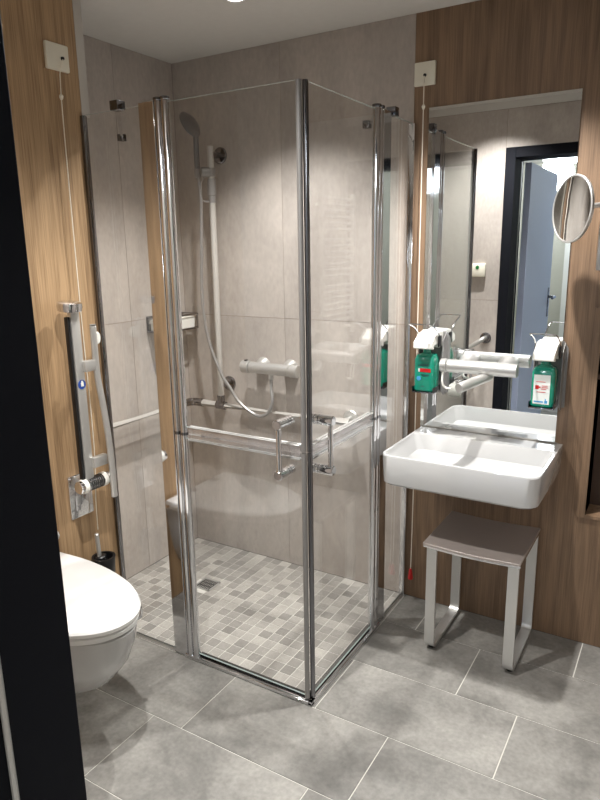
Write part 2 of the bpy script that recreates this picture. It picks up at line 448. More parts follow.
# wall profiles
mb = MB(); mb.box((XP+.0005, YS-.006, 0), (XP+.014, YS+.014, GH), bevel=.002); build('wall_profile', mb, M['chrome_dark'], enc)
mb = MB(); mb.box((XW-.013, -.022, 0), (XW+.013, -.002, GH), bevel=.003); build('wall_profile', mb, M['chrome'], enc)
# hinge posts (flat polished profile + round tubes, cut at the half-door joint)
def post(px, py, dx, dy, lab):
    """(dx,dy): direction from flat plate towards the door"""
    n = V(-dy, dx, 0); d = V(dx, dy, 0); c = V(px, py, 0)
    mb = MB(); a = c-d*.105; b = c-d*.040
    mb.prism([tuple(p) for p in (a-n*.009, b-n*.009, b+n*.009, a+n*.009)], (0, 0, GH+.008))
    p = build('hinge_post', mb, M['chrome'], enc, lab, bevel=.002)
    for k, (o, r) in enumerate(((-.027, .0125), (.002, .0135))):
        for z0, z1 in ((.004, ZS0+.015), (ZS0+.021, GH+.006)):
            q = c+d*o
            mb = MB(); mb.rod((q.x, q.y, z0), (q.x, q.y, z1), r, n=24, cham=.001); build('post_tube', mb, M['chrome'], p)
    for o in (-.027, .002):
        q = c+d*o
        mb = MB(); mb.rod((q.x, q.y, GH+.006), (q.x, q.y, GH+.016), .016, n=20, cham=.002); build('end_cap', mb, M['chrome_dark'], p)
        mb = MB(); mb.rod((q.x, q.y, ZS0+.013), (q.x, q.y, ZS0+.023), .0145, n=20); build('joint_ring', mb, M['chrome_dark'], p)
post(.690, YS, 1, 0, 'left hinge post, flat polished plate beside two chrome tubes')
post(XW, -.338, 0, -1, 'right hinge post, flat polished plate beside two chrome tubes')
# doors
C0 = .704; D0 = -.352
def door(a, b, z0, z1, lab):
    o = pane('glass_door', a, b, z0, z1, enc, lab)
    return o
cl = (XW-.016, YS); cr = (XW, YS+.016)
dlu = door((C0, YS), cl, ZS1, GH, 'upper half door on the toilet side'); dll = door((C0, YS), cl, .028, ZS0, 'lower half door on the toilet side')
dru = door((XW, D0), cr, ZS1, GH, 'upper half door on the washbasin side'); drl = door((XW, D0), cr, .028, ZS0, 'lower half door on the washbasin side')
for (dr, z0, z1) in ((dlu, ZS1, GH), (dll, .02, ZS0)):
    mb = MB(); mb.rod((XW-.011, YS-.001, z0-.02 if z0 > .5 else z0), (XW-.011, YS-.001, z1+(.02 if z0 < .5 else 0)), .0085, n=12); build('magnetic_seal', mb, M['silver'], dr)
for (dr, z0, z1) in ((dru, ZS1, GH), (drl, .02, ZS0)):
    mb = MB(); mb.rod((XW+.003, YS+.013, z0-.02 if z0 > .5 else z0), (XW+.003, YS+.013, z1+(.02 if z0 < .5 else 0)), .0085, n=12); build('magnetic_seal', mb, M['chrome_dark'], dr)
def joint(a, b, dr_u, dr_l):
    for (dr, z) in ((dr_u, ZS1-.004), (dr_l, ZS0+.004)):
        z0, z1 = (z-.016, z+.006) if dr is dr_u else (z-.006, z+.014)
        a_, b_ = V(*a, 0), V(*b, 0); d = (b_-a_).normalized(); n = V(-d.y, d.x, 0)*.007
        mb = MB(); mb.prism([tuple(p+V(0, 0, z0)) for p in (a_+n, b_+n, b_-n, a_-n)], (0, 0, z1-z0))
        build('joint_seal', mb, M['seal'], dr, 'clear horizontal seal between the half doors')
        mb = MB(); e = -1 if dr is dr_u else 1
        zz = z1 if dr is dr_u else z0
        mb.tube([tuple(a_-n*1.2+V(0, 0, zz)), tuple(b_-n*1.2+V(0, 0, zz))], .0028, n=8); mb.tube([tuple(a_+n*1.2+V(0, 0, zz)), tuple(b_+n*1.2+V(0, 0, zz))], .0028, n=8)
        build('seal_rim', mb, M['satin'], dr)
joint((C0+.012, YS), (XW-.022, YS), dlu, dll); joint((XW, D0-.012), (XW, YS+.022), dru, drl)
# handles: two stand-offs through the glass joined by a slim upright
def handle(dr, cx, cy, nx, ny):
    n = V(nx, ny, 0); c = V(cx, cy, 0); mb = MB()
    for z in (1.000, .835):
        p = c+V(0, 0, z)
        mb.lathe(tuple(p-n*.028), tuple(n), [(0, .014), (.003, .0165), (.019, .0165), (.020, .0125), (.024, .0125), (.025, .0165), (.033, .0165), (.034, .0125), (.038, .0125), (.039, .0165), (.083, .0165), (.086, .014), (.086, .0)], n=20)
    mb.rod(tuple(c+n*.046+V(0, 0, .83)), tuple(c+n*.046+V(0, 0, 1.005)), .0085, n=14)
    build('door_handle', mb, M['chrome'], dr, 'chrome stand-off handle')
handle(dlu, 1.118, YS, 0, -1); handle(dru, XW, -.765, 1, 0)
# threshold
mb = MB(); mb.box((.64, YS-.014, 0), (XW+.014, YS+.006, .014), bevel=.004); mb.box((XW-.006, YS-.014, 0), (XW+.014, -.28, .014), bevel=.004)
build('threshold_rail', mb, M['chrome'], enc)
mb = MB(); mb.box((.70, YS+.0065, 0), (XW-.0065, YS+.020, .022)); mb.box((XW-.020, YS+.0065, 0), (XW-.0065, -.33, .022)); build('bottom_seal', mb, M['chrome_dark'], enc)
mb = MB(); mb.box((XP+.02, YS-.004, 0), (.60, YS+.004, .012)); build('base_seal', mb, M['satin'], enc)
mb = MB(); mb.box((XW-.004, -.235, 0), (XW+.004, -.02, .012)); build('base_seal', mb, M['satin'], enc)
# stabilising struts at 45 degrees to the walls
def strut(g, w, lab):
    mb = MB(); g, w = V(*g), V(*w)
    mb.tube([tuple(g), tuple(w)], .006, n=10)
    o = build('stabiliser_bar', mb, M['chrome'], enc, lab)
    mb = MB(); mb.box(tuple(g-V(.018, .018, .018)), tuple(g+V(.018, .018, .012)), bevel=.002); build('glass_clamp', mb, M['chrome_dark'], o)
    mb = MB(); mb.box(tuple(w-V(.014, .014, .014)), tuple(w+V(.014, .014, .014)), bevel=.002); build('wall_clamp', mb, M['chrome_dark'], o)
strut((.485, YS, 2.000), (.014, -.36, 2.000), 'strut from left panel to the left wall')
strut((XW, -.205, 2.000), (1.003, -.014, 2.000), 'strut from right panel to the back wall')

# ------------------------------------------------------------------ shower fittings
def flange(mb, c, n, r=.036, t=.010):
    mb.lathe(c, n, [(0, r), (t*.6, r), (t, r*.9), (t+.002, r*.5), (t+.003, .0)], n=28)
gr = thing('shower_grab_rail', 'satin white L-shaped shower grab rail with upright pole on tiled walls', 'grab rail', (.262, -.075, .79))
RZ = .79
mb = MB(); mb.tube([(.14, -.075, RZ), (.96, -.075, RZ)], .0175, n=18); build('back_rail', mb, M['alu_white'], gr)
mb = MB(); mb.tube([(.075, -.14, RZ), (.075, -.70, RZ)], .0175, n=18); build('side_rail', mb, M['alu_white'], gr)
mb = MB(); mb.tube([(.075, -.15, RZ), (.075, -.11, RZ), (.085, -.085, RZ), (.11, -.075, RZ), (.15, -.075, RZ)], .0195, n=16, sm=4); build('corner_elbow', mb, M['chrome_dark'], gr)
mb = MB(); mb.rod((.235, -.075, RZ), (.290, -.075, RZ), .020, n=18, cham=.002); mb.rod((.262, -.075, RZ), (.262, -.075, RZ+.05), .019, n=18, cham=.002); build('tee_joint', mb, M['chrome_dark'], gr)
mb = MB(); mb.rod((.262, -.075, RZ+.04), (.262, -.075, 1.978), .0145, n=20, cham=.003); build('upright_pole', mb, M['alu_white'], gr)
for (x, y, z, nx, ny) in ((.262, 0, 1.945, 0, -1), (.262, 0, .885, 0, -1), (.93, 0, RZ, 0, -1), (0, -.70, RZ, 1, 0)):
    mb = MB(); flange(mb, (x, y, z), (nx, ny, 0)); mb.rod((x, y, z), (x+nx*.07, y+ny*.07, z), .012, n=14); build('wall_flange', mb, M['satin'] if x > .5 else M['chrome_dark'], gr)
mb = MB(); mb.rod((.262, -.075, 1.765), (.262, -.075, 1.84), .0205, n=20, cham=.003); mb.rod((.262, -.075, 1.848), (.262, -.075, 1.885), .021, n=20, cham=.003)
mb.lathe((.262-.005, -.085, 1.866), (-.55, -.83, 0), [(0, .022), (.035, .022), (.038, .020), (.039, 0)]); mb.tube([(.25, -.1, 1.85), (.225, -.105, 1.82), (.225, -.105, 1.755), (.235, -.10, 1.742), (.262, -.085, 1.74)], .004, n=8, sm=3)
mb.rod((.262, -.075, 1.735), (.262, -.075, 1.765), .018, n=16)
mb.lathe((.213, -.11, 1.845), (.06, 0, 1), [(0, .013), (.035, .018), (.036, .010), (.036, 0)])
mb.rod((.213, -.11, 1.862), (.255, -.09, 1.866), .009)
build('slider', mb, M['silver'], gr)

hs = thing('hand_shower', 'grey hand shower with hose hanging in slider on the pole', 'hand shower', (.213, -.11, 1.86))
mb = MB(); mb.tube([(.213, -.11, 1.855), (.214, -.112, 1.92), (.217, -.115, 1.98), (.220, -.12, 2.035)], .0125, n=14, sm=4); build('handle', mb, M['hand'], hs)
mb = MB(); ax = V(-.90, -.05, -.46).normalized()
mb.lathe((.214, -.12, 2.078), tuple(ax), [(0, .0), (.002, .026), (.010, .048), (.020, .060), (.026, .061), (.030, .056), (.031, 0)], n=32); sh = build('spray_head', mb, M['hand'], hs)
mb = MB(); mb.lathe(tuple(V(.212, -.12, 2.078)+ax*.0312), tuple(ax), [(0, .044), (.0015, .043), (.0016, 0)], n=32); build('spray_face', mb, M['black_pl'], sh)
mb = MB(); mb.tube([(.213, -.11, 1.85), (.226, -.112, 1.748), (.214, -.11, 1.528), (.204, -.11, 1.298), (.230, -.11, 1.11), (.299, -.11, .952), (.344, -.105, .888), (.393, -.105, .825), (.483, -.10, .772), (.545, -.10, .785), (.570, -.09, .84), (.556, -.075, .90), (.553, -.07, .945)], .0078, n=10, sm=8); build('hose', mb, M['silver'], hs)

mx = thing('shower_mixer', 'round bar thermostatic shower mixer on the tiled back wall', 'mixer tap', (.545, -.07, .99))
mb = MB(); mb.rod((.44, -.07, .992), (.655, -.07, .992), .0265, n=28, cham=.002); build('body', mb, M['satin'], mx)
for x0, x1 in ((.394, .437), (.658, .701)):
    mb = MB(); mb.rod((x0, -.07, .992), (x1, -.07, .992), .0295, n=28, cham=.003); k = build('knob', mb, M['satin'], mx)
    mb = MB(); mb.box(((x0+x1)/2-.006, -.078, 1.018), ((x0+x1)/2+.006, -.062, 1.026), bevel=.002); build('stop_button', mb, M['black_pl'] if x0 < .5 else M['satin'], k)
for x in (.470, .622):
    mb = MB(); mb.lathe((x, 0, .992), (0, -1, 0), [(0, .036), (.006, .040), (.018, .036), (.030, .026), (.052, .019), (.052, 0)], n=28); build('wall_flange', mb, M['satin'], mx)
mb = MB(); mb.rod((.553, -.07, .972), (.553, -.07, .945), .011, n=14); build('hose_outlet', mb, M['satin'], mx)

sb = thing('shower_basket', 'small chrome and white shower soap shelf on the left tiled wall', 'soap shelf', (0, -.14, 1.19))
def frame_box(mb, x0, x1, y0, y1, z, r=.003):
    for a, b in (((x0, y0), (x1, y0)), ((x1, y0), (x1, y1)), ((x1, y1), (x0, y1)), ((x0, y1), (x0, y0))): mb.rod((*a, z), (*b, z), r, n=8)
mb = MB(); 
for z in (1.158, 1.225): frame_box(mb, .006, .105, -.275, -.035, z, .005)
for x in (.006, .105):
    for y in (-.275, -.035): mb.rod((x, y, 1.155), (x, y, 1.228), .005, n=8)
mb.box((0, -.19, 1.15), (.006, -.12, 1.235)); build('frame', mb, M['chrome_dark'], sb)
mb = MB(); mb.loops([rrect(.014, .098, -.268, -.042, 1.162, .012), rrect(.011, .1005, -.2705, -.0395, 1.212, .012), rrect(.015, .0965, -.2665, -.0435, 1.212, .010), rrect(.017, .095, -.265, -.045, 1.168, .010)]); build('tray', mb, M['white_pl'], sb)

dr = thing('floor_drain', 'square steel floor drain in the mosaic tiles', 'drain', (DX, DY, 0))
mb = MB()
s_ = .046
for a, b in (((-s_, -s_), (s_, -s_+.008)), ((-s_, s_-.008), (s_, s_)), ((-s_, -s_), (-s_+.008, s_)), ((s_-.008, -s_), (s_, s_))): mb.box((DX+a[0], DY+a[1], -.001), (DX+b[0], DY+b[1], .002))
build('rim', mb, M['satin'], dr)
mb = MB()
for k in range(-3, 4): mb.box((DX+k*.011-.0028, DY-.038, -.001), (DX+k*.011+.0028, DY+.038, .001))
for k in (-1, 1): mb.box((DX-.038, DY+k*.013-.002, -.001), (DX+.038, DY+k*.013+.002, .0012))
build('grate', mb, M['grate'], dr)

# ------------------------------------------------------------------ toilet
TC = -1.318
tl = thing('toilet', 'white wall-hung toilet with closed lid beside the black door frame', 'toilet', (XP, TC, .2))
def dshape(x0, x1, hw, z, n=14, p=2.1):
    """D outline: straight back at x0, super-elliptic nose at x1; first point back +y"""
    pts = []; sl = .20*(x1-x0)
    for k in range(n*2+1):
        a = PI/2-PI*k/(n*2)
        c, s = math.cos(a), math.sin(a)
        pts.append((x0+sl+(x1-x0-sl)*abs(c)**(2/p), TC+hw*math.copysign(abs(s)**(2/p), s), z))
    pts.append((x0, TC-hw*.97, z)); pts.append((x0, TC+hw*.97, z))
    return pts
mb = MB()
mb.loops([dshape(XP, .50, .08, .135), dshape(XP, .56, .10, .145), dshape(XP, .66, .125, .175), dshape(XP, .755, .152, .235), dshape(XP, .815, .170, .31), dshape(XP, .845, .180, .38), dshape(XP, .856, .184, .432), dshape(XP, .852, .180, .436)])
build('bowl', mb, M['ceramic'], tl)
mb = MB(); mb.loops([dshape(XP+.06, .852, .193, .439), dshape(XP+.03, .858, .196, .443), dshape(XP+.03, .860, .197, .456), dshape(XP+.03, .856, .195, .459)]); build('seat', mb, M['ceramic_lid'], tl)
mb = MB(); mb.loops([dshape(XP+.03, .858, .196, .461), dshape(XP+.02, .862, .206, .465), dshape(XP+.02, .863, .207, .476), dshape(XP+.02, .857, .203, .483), dshape(XP+.026, .837, .190, .486), dshape(XP+.10, .74, .11, .488)]); build('lid', mb, M['ceramic_lid'], tl)
for s_ in (-1, 1):
    mb = MB(); mb.rod((XP+.05, TC+s_*.075, .437), (XP+.05, TC+s_*.075, .492), .022, n=20, cham=.003); build('hinge_cap', mb, M['chrome_dark'], tl)
mb = MB(); mb.tube([(.735, TC+.145, .415), (.752, TC+.158, .41), (.750, TC+.156, .375), (.732, TC+.140, .365)], .0045, n=8, sm=3); build('clip', mb, M['chrome'], tl)

tb = thing('toilet_brush', 'wall-mounted toilet brush in round black holder on oak wall', 'toilet brush', (.36, -.955, .36))
mb = MB(); mb.lathe((.365, -.962, .272), (0, 0, 1), [(0, .034), (.09, .040), (.13, .044), (.134, .044), (.134, .036), (.06, .030), (.06, 0)], n=28); mb.box((XP, -.975, .33), (.335, -.949, .38)); build('holder', mb, M['black_pl'], tb)
mb = MB(); mb.rod((.355, -.972, .40), (.352, -.974, .500), .0085, n=14, cham=.002); build('handle', mb, M['satin'], tb)
mb = MB(); mb.rod((.362, -.965, .365), (.357, -.970, .41), .022, n=16, cham=.004); build('bristles', mb, M['black_pl'], tb)

# ------------------------------------------------------------------ folding support rail on oak wall
sr = thing('folding_support_rail', 'folded-up aluminium toilet support rail hinged on the oak wall', 'support rail', (XP, -1.0, .70))
mb = MB(); mb.box((XP, -1.047, .572), (XP+.007, -.943, .738), bevel=.003); mb.box((XP+.007, -1.02, .60), (XP+.010, -.96, .70), bevel=.001); build('mounting_plate', mb, M['chrome'], sr)
mb = MB(); mb.box((XP+.007, -1.02, .68), (.37, -.965, .735), bevel=.006); build('hinge_block', mb, M['satin'], sr)
mb = MB(); mb.rod((.385, -1.062, .715), (.385, -.925, .715), .0235, n=28, cham=.003); hb = build('hinge_barrel', mb, M['chrome'], sr)
for y0, y1 in ((-1.048, -1.028), (-.958, -.938)):
    mb = MB(); mb.rod((.385, y0, .715), (.385, y1, .715), .0262, n=28, cham=.003); build('white_ring', mb, M['white_pl'], hb)
for k in range(7):
    mb = MB(); y = -1.018+k*.009; mb.rod((.385, y, .715), (.385, y+.0045, .715), .0248, n=24); build('grip_ring', mb, M['black_pl'], hb)
mb = MB(); mb.box((.372, -1.030, .735), (.394, -.992, 1.335), bevel=.005); pp = build('post', mb, M['satin'], sr)
mb = MB(); mb.box((.370, -1.041, .74), (.390, -1.030, 1.318), bevel=.003); build('black_pad', mb, M['black_pl'], pp)
mb = MB(); mb.lathe((.378, -1.02, 1.335), (.10, 0, 1), [(0, .030), (.003, .040), (.018, .0425), (.030, .040), (.034, .030), (.034, 0)], n=32); build('end_knob', mb, M['chrome'], pp)
mb = MB(); mb.tube([(.40, -.945, 1.285), (.40, -.946, 1.20), (.402, -.946, 1.10), (.41, -.940, 1.0), (.418, -.935, .88), (.42, -.932, .77), (.42, -.932, .648)], .0125, n=16, sm=6, flat=.010); build('curved_rail', mb, M['satin'], sr)
for z in (1.125, .775):
    mb = MB(); mb.box((.386, -1.0, z), (.408, -.938, z+.038), bevel=.002); build('link_plate', mb, M['satin'], sr)
mb = MB(); mb.lathe((.392, -.930, 1.235), (.9, .45, 0), [(0, .022), (.006, .022), (.010, .019), (.011, 0)]); build('white_button', mb, M['white_pl'], sr)
mb = MB(); mb.lathe((.3942, -1.011, 1.083), (1, 0, 0), [(0, .0165), (.001, .0165), (.0011, 0)]); st = build('round_sticker', mb, M['blue'], sr)
mb = MB(); mb.box((.3953, -1.016, 1.076), (.3962, -1.004, 1.090), bevel=.0003); mb.lathe((.3953, -1.010, 1.093), (1, 0, 0), [(0, .004), (.0009, .004), (.001, 0)], n=10); build('sticker_symbol', mb, M['white_pl'], st)

# ------------------------------------------------------------------ emergency pull cords
def pull(name, label, face, c, hole, cord, end, group=None):
    t = thing(name, label, 'pull cord', c)
    mb = MB(); h = .041
    if face == 'x': mb.box((c[0], c[1]-h-.004, c[2]-h), (c[0]+.014, c[1]+h+.004, c[2]+h), bevel=.004)
    else: mb.box((c[0]-h, c[1]-.014, c[2]-h), (c[0]+h, c[1], c[2]+h), bevel=.004)
    build('wall_plate', mb, M['cream_pl'], t)
    d = V(1, 0, 0) if face == 'x' else V(0, -1, 0)
    mb = MB(); mb.lathe(hole, tuple(d), [(0, .006), (.006, .005), (.007, 0)], n=12); build('cord_eyelet', mb, M['black_pl'], t)
    mb = MB(); mb.tube(cord, .0017, n=6, sm=4); co = build('cord', mb, M['cord'], t)
    k = cord[2]
    mb = MB(); mb.lathe((k[0], k[1], k[2]-.012), (0, 0, 1), [(0, .003), (.006, .006), (.012, .007), (.018, .003), (.018, 0)], n=10); build('cord_bead', mb, M['cord'], co)
    if end:
        mb = MB(); e = cord[-1]; mb.lathe((e[0], e[1], e[2]), (0, 0, -1), [(0, .004), (.01, .007), (.045, .012), (.05, .010), (.05, 0)], n=14); build('red_grip', mb, M['red'], t)
    return t
pull('emergency_pull_switch', 'square cream emergency pull switch on the light oak wall, cord hanging down', 'x', (XP, -.921, 2.150), (XP+.014, -.905, 2.148),
     [(XP+.018, -.905, 2.148), (XP+.022, -.915, 2.12), (XP+.020, -.928, 2.03), (XP+.020, -.930, 1.36), (XP+.022, -.928, .85), (XP+.020, -.942, .62), (XP+.020, -.945, .50)], False)
pull('emergency_pull_switch', 'square cream emergency pull switch above the mirror corner with red cord grip', 'y', (1.236, 0, 2.154), (1.238, -.014, 2.148),
     [(1.238, -.018, 2.148), (1.238, -.022, 2.12), (1.238, -.022, 2.04), (1.238, -.022, 1.2), (1.238, -.022, .50), (1.238, -.03, .15)], True)

# ------------------------------------------------------------------ washbasin wall
mi = MB(); mi.box((1.255, -.006, .795), (1.789, -.0005, 2.035)); mir = build('wall_mirror', mi, M['mirror'], loc=(1.522, -.003, .80)); tag(mir, 'tall frameless wall mirror above the washbasin', 'mirror')

sk = thing('washbasin', 'white rectangular wall-hung washbasin with rounded corners below the mirror', 'washbasin', (1.545, 0, .70))
BX0, BX1, BY, BZ = 1.260, 1.818, -.438, .798
r = .045
mb = MB(); e = -.0005
mb.loops([rrect(BX0+.06, BX1-.06, BY+.06, e, BZ-.118, (.03, .03, .001, .001)),
          rrect(BX0+.012, BX1-.012, BY+.012, e, BZ-.114, (r, r, .001, .001)),
          rrect(BX0+.004, BX1-.004, BY+.004, e, BZ-.106, (r, r, .001, .001)),
          rrect(BX0, BX1, BY, e, BZ-.004, (r, r, .001, .001)),
          rrect(BX0+.002, BX1-.002, BY+.002, e, BZ, (r, r, .001, .001)),
          rrect(BX0+.010, BX1-.010, BY+.010, -.105, BZ, (r-.006, r-.006, .02, .02)),
          rrect(BX0+.013, BX1-.013, BY+.013, -.108, BZ-.006, (r-.006, r-.006, .02, .02)),
          rrect(BX0+.035, BX1-.035, BY+.035, -.125, BZ-.060, (.05, .05, .03, .03)),
          rrect(BX0+.075, BX1-.075, BY+.075, -.16, BZ-.080, (.05, .05, .04, .04)),
          rrect(1.50, 1.59, -.30, -.21, BZ-.086, .03)])
build('basin', mb, M['ceramic'], sk)
mb = MB(); mb.box((BX0+.005, -.013, BZ), (BX1-.02, -.0065, BZ+.005)); build('silicone_joint', mb, M['seat_joint'], sk, 'grey sealing joint')
mb = MB(); mb.lathe((1.545, -.255, BZ-.087), (0, 0, 1), [(0, .032), (.004, .032), (.006, .026), (.0065, 0)]); build('drain_cover', mb, M['chrome'], sk)

sp = thing('sink_trap', 'chrome trap and pipe under the white washbasin', 'drain pipe', (1.545, -.1, .64))
mb = MB(); mb.rod((1.545, -.25, .676), (1.545, -.25, .655), .022, n=18); mb.box((1.50, -.28, .625), (1.59, -.13, .657), bevel=.008); build('trap_body', mb, M['chrome_dark'], sp)
mb = MB(); mb.rod((1.545, -.13, .641), (1.545, 0, .641), .018, n=18); mb.lathe((1.545, 0, .641), (0, -1, 0), [(0, .035), (.006, .035), (.012, .02), (.012, 0)]); build('wall_pipe', mb, M['chrome'], sp)
mb = MB(); mb.rod((1.44, 0, .665), (1.44, -.05, .665), .012, n=14); mb.rod((1.44, -.045, .65), (1.44, -.045, .69), .008, n=12); mb.rod((1.42, -.05, .665), (1.46, -.05, .665), .011, n=14); build('shut_off_valve', mb, M['white_pl'], sp)

fc = thing('basin_mixer', 'satin bar mixer tap with angled spout over the washbasin', 'mixer tap', (1.51, -.1, 1.088))
FZ_ = 1.084; FY = -.115
mb = MB(); mb.rod((1.400, FY, FZ_), (1.66, FY, FZ_), .0255, n=30, cham=.002); build('body', mb, M['satin'], fc)
mb = MB(); mb.rod((1.372, FY, FZ_), (1.397, FY, FZ_), .0262, n=30, cham=.003); kn = build('control_knob', mb, M['satin'], fc)
mb = MB(); mb.tube([(1.385, FY-.01, FZ_-.02), (1.386, FY-.02, FZ_-.06), (1.395, FY-.01, FZ_-.085), (1.42, FY, FZ_-.088)], .004, n=8, sm=5); build('lever', mb, M['white_pl'], kn)
for x in (1.447, 1.600):
    mb = MB(); mb.lathe((x, -.006, FZ_), (0, -1, 0), [(0, .037), (.008, .037), (.020, .031), (.035, .022), (.09, .022), (.09, 0)], n=28); build('wall_flange', mb, M['satin'], fc)
mb = MB(); mb.rod((1.545, FY, FZ_-.02), (1.540, FY-.004, FZ_-.040), .016, n=16); mb.rod((1.555, FY+.015, FZ_-.030), (1.490, FY-.145, FZ_-.052), .0185, n=22, cham=.002); build('spout', mb, M['satin'], fc)

def dispenser(cx, z, label, blabel, kind):
    t = thing('soap_dispenser', label, 'dispenser', (cx, -.006, z), 'lever dispensers beside the mirror')
    w = .044
    mb = MB()
    mb.prism([(cx-w, -.0065, z-.035), (cx+w+.016, -.0065, z-.020), (cx+w+.016, -.0065, z+.20), (cx+w, -.0065, z+.225), (cx-w, -.0065, z+.225)], (0, -.006, 0))
    # curved side cheek
    for sx in (-1, 1):
        mb.prism([(cx+sx*(w+.006), -.0125, z-.032), (cx+sx*(w+.006), -.035, z-.026), (cx+sx*(w+.006), -.056, z+.0), (cx+sx*(w+.006), -.056, z+.19), (cx+sx*(w+.006), -.0125, z+.22)], (-sx*.003, 0, 0))
    build('back_plate', mb, M['silver'], t)
    mb = MB(); mb.box((cx-w, -.135, z-.006), (cx+w, -.05, z), bevel=.002)
    for sx in (-1, 1): mb.box((cx+sx*w, -.135, z), (cx+sx*(w-.003), -.05, z+.018))
    build('bottle_tray', mb, M['chrome_dark'], t)
    y0, y1 = -.130, -.056
    mb = MB(); mb.loops([rrect(cx-.036, cx+.036, y0+.004, y1-.004, z+.0005, .012), rrect(cx-.040, cx+.040, y0, y1, z+.005, .014), rrect(cx-.040, cx+.040, y0, y1, z+.125, .014),
                         rrect(cx-.034, cx+.034, y0+.006, y1-.006, z+.142, .014), rrect(cx-.016, cx+.016, -.109, -.077, z+.152, .014), rrect(cx-.014, cx+.014, -.107, -.079, z+.166, .0135)])
    bt = build('bottle', mb, M['green'], t, blabel)
    if kind == 0:
        mb = MB(); mb.box((cx-.014, y0-.0006, z+.078), (cx+.030, y0, z+.092)); build('red_mark', mb, M['red'], bt)
        mb = MB(); mb.box((cx-.020, y0-.0006, z+.078), (cx-.0145, y0, z+.092)); build('white_mark', mb, M['label'], bt)
        mb = MB(); mb.lathe((cx-.018, y0, z+.052), (0, -1, 0), [(0, .009), (.0006, .009), (.0007, 0)], n=16); build('blue_mark', mb, M['blue_l'], bt)
        for (a, b, zz) in ((-.022, .022, .102), (-.014, .02, .107), (-.01, .024, .066), (-.004, .02, .061), (-.008, .004, .02)):
            mb = MB(); mb.box((cx+a, y0-.0006, z+zz), (cx+b, y0, z+zz+.0028)); build('print_line', mb, M['ink'], bt)
    else:
        mb = MB(); mb.box((cx-.030, y0-.0006, z+.012), (cx+.026, y0, z+.118)); lb = build('paper_label', mb, M['label'], bt)
        mb = MB(); mb.box((cx-.024, y0-.0012, z+.066), (cx-.012, y0-.0006, z+.080)); mb.box((cx-.012, y0-.0012, z+.071), (cx-.006, y0-.0006, z+.076)); build('red_mark', mb, M['red'], lb)
        for (a, b, zz) in ((-.022, .010, .092), (-.002, .018, .078), (-.002, .020, .072), (-.004, .014, .066), (-.018, .012, .055)):
            mb = MB(); mb.box((cx+a, y0-.0012, z+zz), (cx+b, y0-.0006, z+zz+.0022)); build('print_line', mb, M['red'], lb)
        mb = MB(); mb.box((cx-.026, y0-.0012, z+.018), (cx+.006, y0-.0006, z+.023)); mb.box((cx+.010, y0-.0012, z+.016), (cx+.020, y0-.0006, z+.026)); mb.box((cx+.012, y0-.0012, z+.026), (cx+.015, y0-.0006, z+.032)); build('blue_print', mb, M['blue_l'], lb)
    mb = MB(); mb.rod((cx, -.093, z+.166), (cx, -.093, z+.185), .009, n=14); build('pump_neck', mb, M['white_pl'], t)
    # white pump head, sloping to the front
    mb = MB()
    prof = [(-.013, .170), (-.013, .228), (-.050, .232), (-.100, .222), (-.148, .196), (-.150, .172), (-.120, .166), (-.118, .182), (-.068, .184), (-.060, .166)]
    mb.prism([(cx-.037, y, z+h) for (y, h) in prof], (.074, 0, 0)); build('pump_head', mb, M['white_pl'], t, bevel=.003)
    # operating lever: wire loop
    def arm(k): return (cx+k*.042)
    mb = MB(); mb.tube([(arm(-1), -.065, z+.185), (arm(-1), -.075, z+.215), (arm(-1), -.13, z+.250), (arm(-1), -.185, z+.268), (arm(-.85), -.195, z+.271), (arm(-.5), -.195, z+.271), (arm(0), -.195, z+.271), (arm(.5), -.195, z+.271), (arm(.85), -.195, z+.271), (arm(1), -.185, z+.268), (arm(1), -.13, z+.250), (arm(1), -.075, z+.215), (arm(1), -.065, z+.185)], .0028, n=8, sm=3)
    build('lever', mb, M['chrome'], t)
    for sx in (-1, 1):
        mb = MB(); mb.box((cx+sx*.039, -.085, z+.172), (cx+sx*.045, -.055, z+.215), bevel=.002); build('lever_pivot', mb, M['black_pl'], t)
    return t
dispenser(1.307, .975, 'lever dispenser with plain green bottle carrying red mark, left of the basin tap', 'green bottle with a small red and white mark', 0)
dispenser(1.752, .962, 'lever dispenser whose green bottle has a white paper label, right of the basin tap', 'green bottle with white label', 1)

# shaving mirror
sm_ = thing('shaving_mirror', 'round swivel shaving mirror on a wall arm beside the tall mirror', 'mirror', (1.93, 0, 1.56))
mc = V(1.817, -.20, 1.640); nn = V(-.74, -.67, .03).normalized()
mb = MB(); mb.lathe(tuple(mc-nn*.006), tuple(nn), [(0, .0), (.0, .085), (.001, .105), (.010, .107), (.0115, .105), (.0115, .101), (.009, .100), (.009, 0)], n=48); mf = build('mirror_rim', mb, M['satin'], sm_)
mb = MB(); mb.lathe(tuple(mc+nn*.0032), tuple(nn), [(0, .0995), (.0008, .0995), (.0016, .08), (.0026, .045), (.003, .0)], n=48); build('mirror_glass', mb, M['mirror'], mf)
mb = MB(); mb.tube([tuple(mc-nn*.005), tuple(mc-nn*.03), (1.87, -.165, 1.648), (1.905, -.13, 1.655)], .008, n=12, sm=3); mb.lathe((1.903, -.13, 1.640), (0, 0, 1), [(0, .006), (.006, .012), (.015, .014), (.024, .012), (.03, .006), (.03, 0)]); build('swivel_joint', mb, M['satin'], sm_)
mb = MB(); mb.box((1.893, -.14, 1.445), (1.918, -.118, 1.645), bevel=.004); build('upright_bar', mb, M['satin'], sm_)
mb = MB(); mb.rod((1.93, -.0, 1.46), (1.93, -.13, 1.46), .010, n=14); mb.rod((1.93, -.0, 1.62), (1.93, -.13, 1.62), .010, n=14); mb.box((1.905, -.014, 1.42), (1.955, 0, 1.66), bevel=.004); build('wall_arm', mb, M['satin'], sm_)

